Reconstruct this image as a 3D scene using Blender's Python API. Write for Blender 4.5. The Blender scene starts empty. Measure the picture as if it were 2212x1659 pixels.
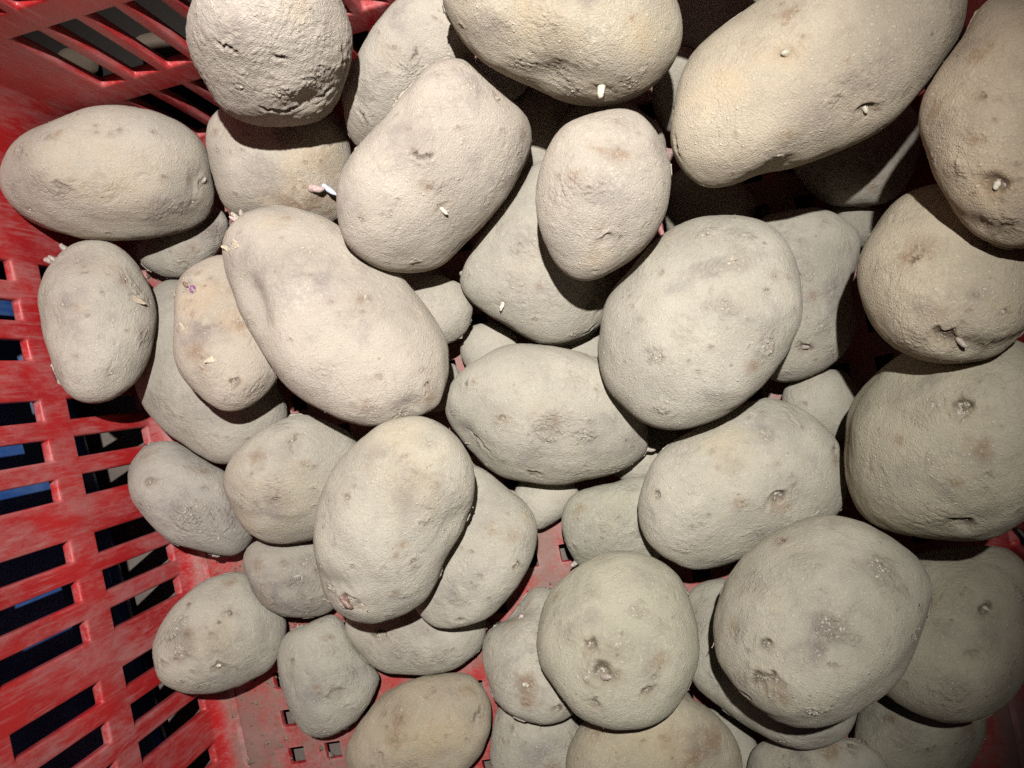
import bpy, math, random
import numpy as np
random.seed(5)
C = bpy.context.scene.collection
scene = bpy.context.scene
# ---------------------------------------------------------------- the lens and the heap, measured from the photograph
W0, H0, F = 2212.0, 1659.0, 1662.0
D = 0.38
NAD = (1350.0, 780.0)
def cam_axes():
    down = np.array([(NAD[0]-W0/2)/F, -(NAD[1]-H0/2)/F, -1.0]); down /= np.linalg.norm(down)
    wz = -down
    wx = np.array([1.0,0,0]); wx -= wz*wx.dot(wz); wx /= np.linalg.norm(wx)
    wy = np.cross(wz, wx)
    return np.array([wx, wy, wz])          # rows: world axes in camera coords; R @ v_cam = v_world
RW = cam_axes()
CAM = np.array([0,0,D])
def ray(px, py):
    v = np.stack([(np.asarray(px,float)-W0/2)/F, -(np.asarray(py,float)-H0/2)/F, -np.ones_like(np.asarray(px,float))], -1)
    v = v @ RW.T
    return v/np.linalg.norm(v, axis=-1, keepdims=True)
def project(p):
    q = (p-CAM) @ RW
    return W0/2 + F*q[...,0]/-q[...,2], H0/2 - F*q[...,1]/-q[...,2]
PHI = np.radians(12.0)
XL, XR, YT, YB = -0.249, 0.150, 0.157, -0.400
def smooth_closed(pts, n=220):
    p = np.asarray(pts, float); m = len(p)
    d = np.linalg.norm(np.roll(p,-1,0)-p, axis=1); t = np.concatenate([[0],np.cumsum(d)])
    s = np.linspace(0, t[-1], 720, endpoint=False)
    q = np.stack([np.interp(s, t, np.append(p[:,k], p[0,k])) for k in (0,1)], 1)
    f = np.fft.fft(q[:,0]+1j*q[:,1]); k = np.fft.fftfreq(720, 1/720.)
    f *= np.exp(-(k/11.0)**2)
    z = np.fft.ifft(f); z = z[np.arange(n)*720//n]
    return np.stack([z.real, z.imag], 1)
def inflate(loc, deg=9, lam=2e-4):
    """harmonic-polynomial solution of lap u=-1, u=0 on the outline; returns evaluator q in [0,1] and stats"""
    c = loc.mean(0); z = (loc[:,0]-c[0])+1j*(loc[:,1]-c[1]); s = np.abs(z).max(); zb = z/s
    def basis(w):
        cols=[np.ones(w.shape)]
        for k in range(1,deg+1):
            wk=w**k; cols += [wk.real, wk.imag]
        return np.stack(cols,-1)
    A = basis(zb); b = np.abs(zb)**2/4
    reg = np.concatenate([[0]]+[[k,k] for k in range(1,deg+1)])*lam
    co = np.linalg.solve(A.T@A/len(zb)+np.diag(reg), A.T@b/len(zb))
    def u(x,y):
        w=((x-c[0])+1j*(y-c[1]))/s
        return basis(w)@co-np.abs(w)**2/4
    g=np.linspace(0,1,24)[None,:,None]
    pts=c+(loc-c)[:,None,:]*np.linspace(0,1,24)[None,:,None]
    um=u(pts[...,0],pts[...,1]).max()
    return c,(lambda x,y: np.sqrt(np.clip(u(x,y)/um,0,1)))
# ---------------------------------------------------------------- camera, light, exposure
from mathutils import Matrix, Vector
cam_data = bpy.data.cameras.new('camera'); cam = bpy.data.objects.new('camera', cam_data); C.objects.link(cam)
cam_data.sensor_fit = 'HORIZONTAL'; cam_data.sensor_width = 36.0; cam_data.lens = 36.0*F/W0
cam_data.clip_start = 0.005; cam_data.clip_end = 20
m4 = Matrix([list(RW[i]) for i in range(3)]).to_4x4(); m4.translation = Vector(CAM)
cam.matrix_world = m4; scene.camera = cam
world = bpy.data.worlds.new('World'); scene.world = world; world.use_nodes = True
bg = world.node_tree.nodes['Background']; bg.inputs[0].default_value = (0.8, 0.9, 1.0, 1); bg.inputs[1].default_value = 0.018
LC = np.array([-0.014, 0.116, 0.18])                       # hand lamp held just above and behind the phone (camera axes)
LP = CAM + RW @ LC
ld = bpy.data.lights.new('hand_lamp', 'SPOT'); lamp = bpy.data.objects.new('hand_lamp', ld); C.objects.link(lamp)
ld.energy = 23.5; ld.color = (1.0, 0.985, 0.955); ld.shadow_soft_size = 0.004; ld.spot_size = math.radians(66); ld.spot_blend = 1.0
tg = CAM + ray(830.0, 780.0)*0.34
lamp.location = LP
lamp.rotation_euler = (Vector(tg)-Vector(LP)).to_track_quat('-Z', 'Y').to_euler()
vs = scene.view_settings
vs.view_transform = 'Standard'; vs.look = 'None'; vs.gamma = 1.0; vs.use_curve_mapping = False; vs.exposure = 0.0
scene.cycles.use_denoising = False
scene.cycles.max_bounces = 6; scene.cycles.diffuse_bounces = 5
# Visible outlines (reference pixels, 2212 wide) of every tuber, bottom of the heap first.
OUT = {
'deep_a': [(880,620),(940,595),(1000,615),(1025,660),(1020,700),(1000,730),(970,750),(920,740),(880,690)],
'deep_b': [(1019,704),(1060,692),(1110,715),(1140,770),(1120,820),(1060,835),(1015,805),(998,765),(1003,730)],
'deep_c': [(945,785),(983,785),(1003,830),(985,885),(930,890),(900,835)],
'deep_d': [(1100,1080),(1120,1035),(1180,1015),(1240,1035),(1255,1080),(1212,1120),(1165,1149),(1122,1130)],
'deep_e': [(1695,840),(1755,800),(1822,800),(1865,850),(1862,910),(1810,962),(1740,962),(1688,905)],
'deep_f': [(1430,400),(1480,350),(1560,370),(1640,430),(1620,520),(1530,560),(1440,520)],
'deep_g': [(1195,290),(1250,225),(1340,212),(1420,260),(1442,325),(1400,380),(1290,390),(1205,350)],
'deep_h': [(1520,1530),(1580,1540),(1630,1590),(1655,1650),(1610,1710),(1540,1690),(1500,1610)],
'dim_right': [(1700,355),(1740,405),(1791,446),(1830,452),(1880,448),(1930,430),(1960,395),(1990,330),(2000,260),(1955,215),(1870,225),(1780,280),(1720,320)],
'long_left': [(344,602),(400,605),(470,640),(530,720),(580,800),(625,880),(620,930),(570,975),(520,1000),(478,1007),(434,989),(385,951),(333,906),(300,860),(285,800),(288,720),(305,650)],
'wedge_left': [(290,545),(330,480),(420,445),(475,447),(492,480),(485,520),(470,550),(440,580),(400,600),(365,605),(325,590),(300,572)],
'bl_oval': [(521,1232),(486,1236),(434,1257),(392,1291),(361,1333),(337,1375),(328,1416),(333,1447),(351,1479),(382,1496),(434,1500),(503,1489),(555,1465),(590,1437),(608,1406),(620,1361),(618,1335),(604,1312),(573,1280),(552,1250),(540,1235)],
'bl_round': [(625,1357),(660,1347),(722,1322),(748,1345),(765,1385),(783,1423),(805,1440),(821,1458),(810,1489),(793,1527),(765,1566),(731,1590),(690,1598),(653,1583),(632,1559),(615,1517),(602,1465),(597,1423),(601,1390)],
'left_small': [(347,949),(382,951),(417,975),(451,999),(486,1017),(520,1045),(550,1090),(560,1130),(542,1168),(528,1190),(496,1203),(469,1204),(434,1194),(399,1187),(361,1170),(333,1138),(312,1111),(295,1100),(278,1069),(273,1038),(278,1006),(292,982),(312,958)],
'dark_small': [(524,1211),(535,1182),(560,1165),(610,1155),(680,1160),(715,1185),(738,1220),(748,1280),(732,1310),(694,1331),(660,1338),(608,1333),(569,1309),(542,1277),(528,1239)],
'below_mid': [(745,1361),(765,1395),(779,1423),(800,1441),(835,1454),(887,1456),(939,1458),(974,1448),(1008,1430),(1040,1406),(1055,1365),(1057,1335),(1020,1305),(930,1285),(830,1285),(760,1315)],
'b_corner': [(1850,1540),(1880,1480),(1960,1440),(2060,1460),(2125,1530),(2135,1580),(2128,1604),(2110,1640),(2070,1690),(1980,1710),(1900,1690),(1850,1630)],
'b_right': [(1612,1650),(1635,1610),(1690,1590),(1760,1585),(1830,1592),(1880,1612),(1915,1640),(1925,1690),(1880,1740),(1780,1760),(1680,1750),(1620,1700)],
'b_left': [(988,1451),(956,1456),(887,1472),(852,1482),(824,1500),(793,1534),(765,1576),(748,1614),(744,1645),(765,1685),(815,1712),(880,1715),(955,1700),(1008,1667),(1036,1638),(1053,1604),(1062,1569),(1063,1534),(1057,1510),(1040,1482),(1019,1458)],
'b_mid': [(1071,1535),(1100,1510),(1180,1500),(1250,1530),(1275,1590),(1270,1660),(1220,1710),(1130,1720),(1075,1690),(1057,1640),(1060,1600),(1064,1569)],
'b_big': [(1223,1640),(1230,1605),(1255,1560),(1300,1525),(1380,1488),(1450,1480),(1489,1498),(1531,1531),(1565,1562),(1593,1597),(1607,1640),(1600,1700),(1500,1760),(1380,1770),(1270,1740),(1225,1690)],
'spindle': [(1158,1265),(1182,1265),(1215,1278),(1240,1310),(1262,1400),(1262,1500),(1240,1545),(1199,1566),(1158,1567),(1112,1555),(1081,1531),(1060,1500),(1050,1465),(1041,1430),(1041,1395),(1053,1361),(1081,1340),(1116,1312),(1137,1277)],
'mid_low': [(1224,1079),(1251,1062),(1321,1041),(1380,1025),(1430,1045),(1450,1110),(1440,1180),(1400,1230),(1310,1245),(1258,1230),(1231,1197),(1217,1163),(1210,1131),(1213,1104)],
'under_oval': [(1492,1270),(1513,1258),(1555,1250),(1610,1248),(1700,1280),(1800,1380),(1855,1480),(1856,1530),(1836,1579),(1808,1604),(1774,1621),(1739,1621),(1694,1611),(1652,1593),(1618,1572),(1565,1541),(1531,1507),(1500,1479),(1475,1420),(1472,1330)],
'r_lower': [(1975,1194),(2034,1191),(2086,1185),(2138,1180),(2173,1178),(2201,1197),(2230,1240),(2245,1310),(2240,1390),(2212,1479),(2180,1517),(2138,1552),(2086,1566),(2034,1562),(1982,1545),(1937,1520),(1905,1497),(1880,1440),(1878,1340),(1910,1245)],
'wrink_under': [(448,278),(455,255),(480,225),(540,205),(620,200),(700,215),(745,260),(757,320),(760,390),(748,450),(722,485),(660,500),(580,495),(520,480),(486,451),(472,427),(455,365),(447,320)],
'mid_dark': [(984,612),(990,590),(1010,560),(1050,490),(1100,420),(1140,360),(1170,338),(1220,350),(1280,410),(1325,500),(1342,590),(1330,665),(1300,706),(1283,727),(1251,739),(1217,748),(1182,748),(1147,739),(1112,715),(1078,697),(1043,673),(1008,638)],
'pale_top': [(736,222),(741,257),(751,302),(775,325),(830,330),(910,300),(980,240),(1020,170),(1030,90),(1000,10),(940,-30),(880,-15),(817,42),(790,80),(755,139),(739,190)],
'left_brown': [(378,624),(385,600),(413,576),(451,558),(495,552),(545,575),(590,640),(615,720),(618,790),(597,833),(573,857),(542,881),(500,893),(469,888),(430,857),(399,826),(385,788),(375,753),(372,711),(375,659)],
'yellow_mid': [(590,912),(639,888),(694,905),(746,930),(785,962),(800,1010),(785,1080),(740,1145),(677,1168),(615,1177),(573,1171),(542,1159),(514,1128),(500,1100),(490,1085),(483,1058),(483,1027),(500,996),(521,965),(555,933)],
'left_tall': [(180,521),(226,521),(257,535),(285,556),(299,572),(323,607),(333,652),(335,683),(332,729),(323,781),(302,815),(271,847),(236,864),(194,874),(167,867),(139,850),(118,822),(108,781),(99,740),(87,683),(81,649),(83,617),(94,586),(115,558),(145,532)],
'left_oval': [(0,361),(21,312),(59,281),(146,246),(215,231),(285,227),(347,243),(399,271),(434,299),(448,323),(455,365),(469,417),(465,448),(430,486),(365,510),(278,524),(208,521),(122,500),(62,479),(21,448),(0,415),(-6,388)],
'r_behind': [(1642,465),(1687,456),(1777,451),(1808,462),(1843,483),(1862,500),(1856,530),(1846,558),(1843,600),(1843,659),(1847,704),(1845,742),(1826,767),(1791,795),(1756,812),(1722,824),(1680,828),(1640,810),(1610,780),(1588,700),(1588,600),(1600,510)],
'r_big': [(1892,805),(1871,826),(1847,860),(1829,906),(1822,947),(1826,989),(1833,1041),(1840,1090),(1856,1118),(1895,1138),(1930,1156),(1986,1162),(2034,1167),(2086,1171),(2131,1166),(2180,1149),(2215,1127),(2260,1070),(2290,960),(2290,850),(2250,765),(2200,735),(2150,730),(2050,740),(1950,762)],
'mid_wide': [(1130,741),(1088,746),(1060,756),(1026,781),(1001,801),(980,815),(970,833),(961,867),(965,913),(977,930),(1012,965),(1026,992),(1050,1010),(1078,1031),(1130,1043),(1175,1048),(1234,1044),(1296,1034),(1355,1013),(1390,992),(1407,980),(1408,955),(1395,905),(1370,850),(1335,800),(1286,765),(1240,758),(1199,752),(1165,743)],
'behind_ctr': [(1033,1008),(1060,1026),(1095,1050),(1126,1072),(1145,1100),(1158,1135),(1159,1163),(1147,1222),(1126,1256),(1099,1295),(1060,1326),(1026,1347),(991,1354),(960,1364),(930,1352),(895,1310),(878,1270),(878,1180),(900,1090),(950,1025),(995,1005)],
'r_round': [(1961,417),(1930,437),(1906,462),(1878,497),(1861,531),(1850,569),(1853,617),(1866,663),(1886,711),(1920,749),(1958,770),(2006,784),(2062,786),(2121,777),(2166,760),(2212,725),(2240,670),(2255,600),(2235,510),(2190,440),(2130,408),(2060,396),(2005,400)],
'r_center': [(1652,853),(1694,860),(1722,878),(1756,895),(1791,923),(1815,951),(1828,989),(1831,1031),(1829,1070),(1810,1115),(1760,1150),(1700,1175),(1600,1202),(1565,1222),(1531,1232),(1479,1230),(1435,1208),(1404,1184),(1387,1152),(1378,1118),(1379,1090),(1383,1062),(1397,1020),(1430,962),(1513,925),(1583,890)],
'big_left': [(515,458),(560,442),(590,437),(642,446),(694,466),(735,490),(790,535),(850,590),(890,633),(922,666),(946,701),(963,732),(970,760),(972,795),(967,836),(958,868),(941,893),(915,899),(876,903),(817,919),(783,921),(748,913),(713,897),(694,888),(660,867),(628,848),(597,815),(569,767),(552,732),(535,701),(514,649),(493,607),(480,570),(476,540),(484,500),(497,470)],
'ctr_oval': [(901,895),(935,902),(963,920),(987,944),(1008,968),(1022,996),(1029,1038),(1029,1075),(1022,1100),(1008,1130),(984,1170),(963,1215),(953,1246),(935,1277),(908,1305),(873,1329),(835,1347),(810,1354),(776,1350),(748,1340),(728,1323),(710,1300),(692,1270),(679,1222),(676,1163),(680,1115),(690,1070),(712,1024),(743,981),(783,947),(817,921),(845,905),(869,897)],
'round_low': [(1338,1189),(1373,1190),(1418,1206),(1450,1228),(1474,1252),(1489,1274),(1503,1319),(1512,1378),(1510,1423),(1497,1475),(1477,1510),(1444,1543),(1420,1566),(1373,1578),(1331,1579),(1296,1572),(1255,1557),(1220,1522),(1196,1487),(1178,1451),(1164,1409),(1161,1371),(1168,1319),(1180,1285),(1199,1260),(1234,1230),(1269,1208),(1303,1194)],
'r_oval': [(1767,1111),(1812,1112),(1861,1121),(1895,1143),(1937,1170),(1972,1197),(1996,1225),(2013,1250),(2019,1280),(2010,1330),(1989,1378),(1963,1430),(1930,1472),(1898,1510),(1868,1534),(1826,1557),(1774,1567),(1708,1571),(1675,1561),(1636,1538),(1597,1503),(1567,1460),(1551,1430),(1545,1395),(1546,1343),(1550,1291),(1558,1257),(1578,1228),(1618,1191),(1670,1152),(1722,1123)],
'kidney': [(984,109),(1012,125),(1040,151),(1074,185),(1100,207),(1130,231),(1147,253),(1155,280),(1153,319),(1140,351),(1112,396),(1078,441),(1036,493),(991,545),(956,569),(920,584),(885,590),(840,586),(795,570),(760,550),(740,521),(728,479),(726,434),(731,399),(743,358),(762,321),(795,294),(822,268),(838,240),(865,204),(898,168),(930,138),(957,118)],
'small_oval': [(1283,243),(1338,236),(1383,245),(1416,274),(1439,306),(1453,347),(1455,385),(1446,444),(1433,480),(1409,519),(1373,554),(1338,580),(1305,598),(1275,607),(1248,603),(1220,587),(1197,562),(1176,523),(1162,481),(1158,434),(1161,382),(1174,337),(1200,290),(1231,260)],
'r_ctr_oval': [(1444,493),(1465,483),(1513,467),(1579,458),(1611,462),(1638,474),(1670,493),(1697,519),(1718,550),(1732,581),(1737,610),(1733,652),(1726,690),(1715,729),(1694,775),(1666,812),(1638,843),(1597,876),(1548,902),(1496,921),(1450,932),(1420,930),(1390,916),(1355,892),(1322,857),(1301,822),(1289,785),(1287,746),(1292,715),(1301,673),(1316,638),(1337,609),(1373,572),(1408,532)],
'wrinkled': [(411,0),(403,52),(406,83),(422,128),(440,168),(456,208),(490,246),(538,270),(590,279),(660,270),(712,245),(738,210),(755,160),(762,115),(758,70),(746,21),(736,-10),(700,-75),(620,-112),(530,-110),(450,-65)],
'top_ctr': [(944,0),(950,20),(970,52),(994,83),(1025,120),(1060,146),(1105,167),(1140,182),(1182,207),(1227,226),(1275,234),(1331,227),(1373,208),(1425,174),(1458,135),(1473,95),(1477,59),(1469,20),(1452,-20),(1420,-65),(1350,-98),(1250,-112),(1120,-105),(1010,-70),(958,-32)],
'r_edge': [(2105,15),(2079,90),(2046,139),(2008,187),(1991,215),(1986,255),(1993,306),(2015,366),(2038,420),(2069,474),(2104,510),(2138,531),(2173,542),(2220,543),(2290,520),(2350,440),(2370,300),(2350,150),(2310,40),(2240,-20),(2165,-25)],
'r_top': [(1642,0),(1583,35),(1541,69),(1499,108),(1476,145),(1463,190),(1450,240),(1445,285),(1448,320),(1459,350),(1474,382),(1500,405),(1534,413),(1576,404),(1635,379),(1704,365),(1774,344),(1843,316),(1913,271),(1965,226),(1999,193),(2034,146),(2063,100),(2083,55),(2094,10),(2090,-35),(2060,-80),(2000,-105),(1930,-110),(1830,-95),(1730,-50)],
}
def _ell(cx,cy,a,b,deg):
    import math
    t=math.radians(deg); o=[]
    for k in range(20):
        u=2*math.pi*k/20; x=a*math.cos(u)*(1+.05*math.cos(2*u+cx)); y=b*math.sin(u)*(1+.04*math.cos(u+cy))
        o.append((round(cx+x*math.cos(t)-y*math.sin(t)),round(cy+x*math.sin(t)+y*math.cos(t))))
    return o
OUT['buried_c']=_ell(1230,40,175,120,10)
OUT['buried_e']=_ell(2120,960,120,150,0)
OUT['gap_mid']=_ell(1165,270,110,120,0)
OUT['gap_low']=_ell(905,640,100,75,30)
OUT['buried_f']=_ell(1320,390,95,125,10)
OUT['buried_d']=_ell(1800,150,150,105,-25)
OUT['buried_g']=_ell(1575,-165,150,105,-10)  # unseen potato added above the frame to shade the top gap
OUT['gap_tip']=_ell(1400,985,85,60,-20)
OUT['gap_hole']=_ell(1265,775,75,60,10)
OUT['out_a']=_ell(352,112,66,40,22)
OUT['out_b']=_ell(168,134,48,30,15)
OUT['gap_top']=_ell(1545,70,125,140,20)
OUT['gap_right']=_ell(1850,485,65,55,0)
OUT['gap_slot']=_ell(1462,195,52,95,10)
OUT['gap_kidney']=_ell(1075,165,65,60,0)
# distance from the lens, lean and half thickness of each tuber (metres), mostly settled on those beneath; buried_g hangs free to cast shade
DEPTH = {
'out_a': (0.474, 0.0, 0.0, 0.0097),
'out_b': (0.5039, 0.0, 0.0, 0.0078),
'gap_low': (0.3818, -0.18, -0.09, 0.0145),
'deep_a': (0.3556, 0.09, 0.09, 0.0129),
'gap_hole': (0.3705, 0.0, 0.0, 0.0115),
'deep_b': (0.3746, -0.09, 0.0, 0.0123),
'deep_c': (0.3833, -0.18, 0.0, 0.0092),
'deep_d': (0.3779, -0.09, 0.09, 0.0117),
'deep_e': (0.377, 0.18, 0.0, 0.0161),
'gap_right': (0.3899, 0.18, -0.09, 0.0112),
'gap_mid': (0.3799, -0.09, -0.27, 0.0208),
'gap_top': (0.3842, 0.09, 0.18, 0.0254),
'deep_f': (0.3717, 0.09, -0.18, 0.0183),
'gap_slot': (0.3667, -0.09, 0.36, 0.0097),
'gap_kidney': (0.3714, -0.18, -0.27, 0.0114),
'deep_g': (0.3579, 0.36, 0.0, 0.0162),
'deep_h': (0.4148, 0.09, 0.27, 0.0135),
'dim_right': (0.3845, 0.09, -0.36, 0.0207),
'long_left': (0.4108, -0.36, -0.09, 0.0291),
'wedge_left': (0.4347, -0.36, -0.09, 0.0155),
'bl_oval': (0.4259, 0.09, 0.0, 0.0264),
'bl_round': (0.4201, -0.09, 0.27, 0.0224),
'left_small': (0.4222, 0.09, -0.09, 0.0214),
'dark_small': (0.4097, 0.09, 0.0, 0.019),
'below_mid': (0.4001, -0.09, 0.18, 0.0184),
'b_corner': (0.4122, 0.18, 0.27, 0.0283),
'b_right': (0.396, -0.18, 0.27, 0.018),
'b_left': (0.4134, -0.18, 0.27, 0.0252),
'b_mid': (0.406, -0.09, 0.36, 0.0234),
'b_big': (0.3816, 0.09, 0.36, 0.028),
'spindle': (0.3777, -0.09, -0.36, 0.0219),
'gap_tip': (0.373, 0.0, 0.09, 0.0114),
'mid_low': (0.3683, 0.0, 0.36, 0.0201),
'under_oval': (0.3773, 0.0, -0.18, 0.0278),
'r_lower': (0.3721, 0.09, -0.36, 0.0354),
'wrink_under': (0.3805, -0.2, 0.12, 0.0299),
'mid_dark': (0.3515, 0.09, 0.0, 0.0299),
'buried_c': (0.342, 0.09, 0.36, 0.0212),
'buried_d': (0.3916, -0.09, -0.36, 0.0214),
'pale_top': (0.3458, -0.09, 0.36, 0.0221),
'left_brown': (0.3652, 0.09, -0.36, 0.0231),
'yellow_mid': (0.3785, 0.09, 0.36, 0.0268),
'left_tall': (0.3956, 0.09, -0.36, 0.026),
'left_oval': (0.4036, 0.0, 0.27, 0.031),
'r_behind': (0.3637, 0.18, 0.0, 0.0263),
'buried_e': (0.3692, -0.36, 0.09, 0.0221),
'r_big': (0.317, -0.36, 0.0, 0.0359),
'mid_wide': (0.3493, -0.09, 0.27, 0.0274),
'behind_ctr': (0.3674, -0.36, -0.09, 0.0261),
'r_round': (0.2963, -0.09, -0.36, 0.0303),
'r_center': (0.3454, 0.27, 0.18, 0.0291),
'big_left': (0.3337, -0.09, -0.18, 0.0292),
'ctr_oval': (0.3304, -0.09, 0.36, 0.0272),
'round_low': (0.34, 0.0, -0.18, 0.031),
'r_oval': (0.3222, 0.0, -0.18, 0.0358),
'kidney': (0.3177, 0.27, 0.18, 0.0279),
'buried_f': (0.3291, 0.36, 0.0, 0.0166),
'small_oval': (0.2912, 0.09, 0.09, 0.0219),
'r_ctr_oval': (0.3166, -0.18, -0.18, 0.0318),
'wrinkled': (0.314, 0.03, 0.7, 0.0285),
'top_ctr': (0.2969, 0.0, 0.27, 0.0256),
'r_edge': (0.2808, 0.09, -0.36, 0.0269),
'r_top': (0.3024, 0.09, -0.18, 0.0305),
'buried_g': (0.2882, 0.0, 0.0, 0.0157),
}
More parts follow.
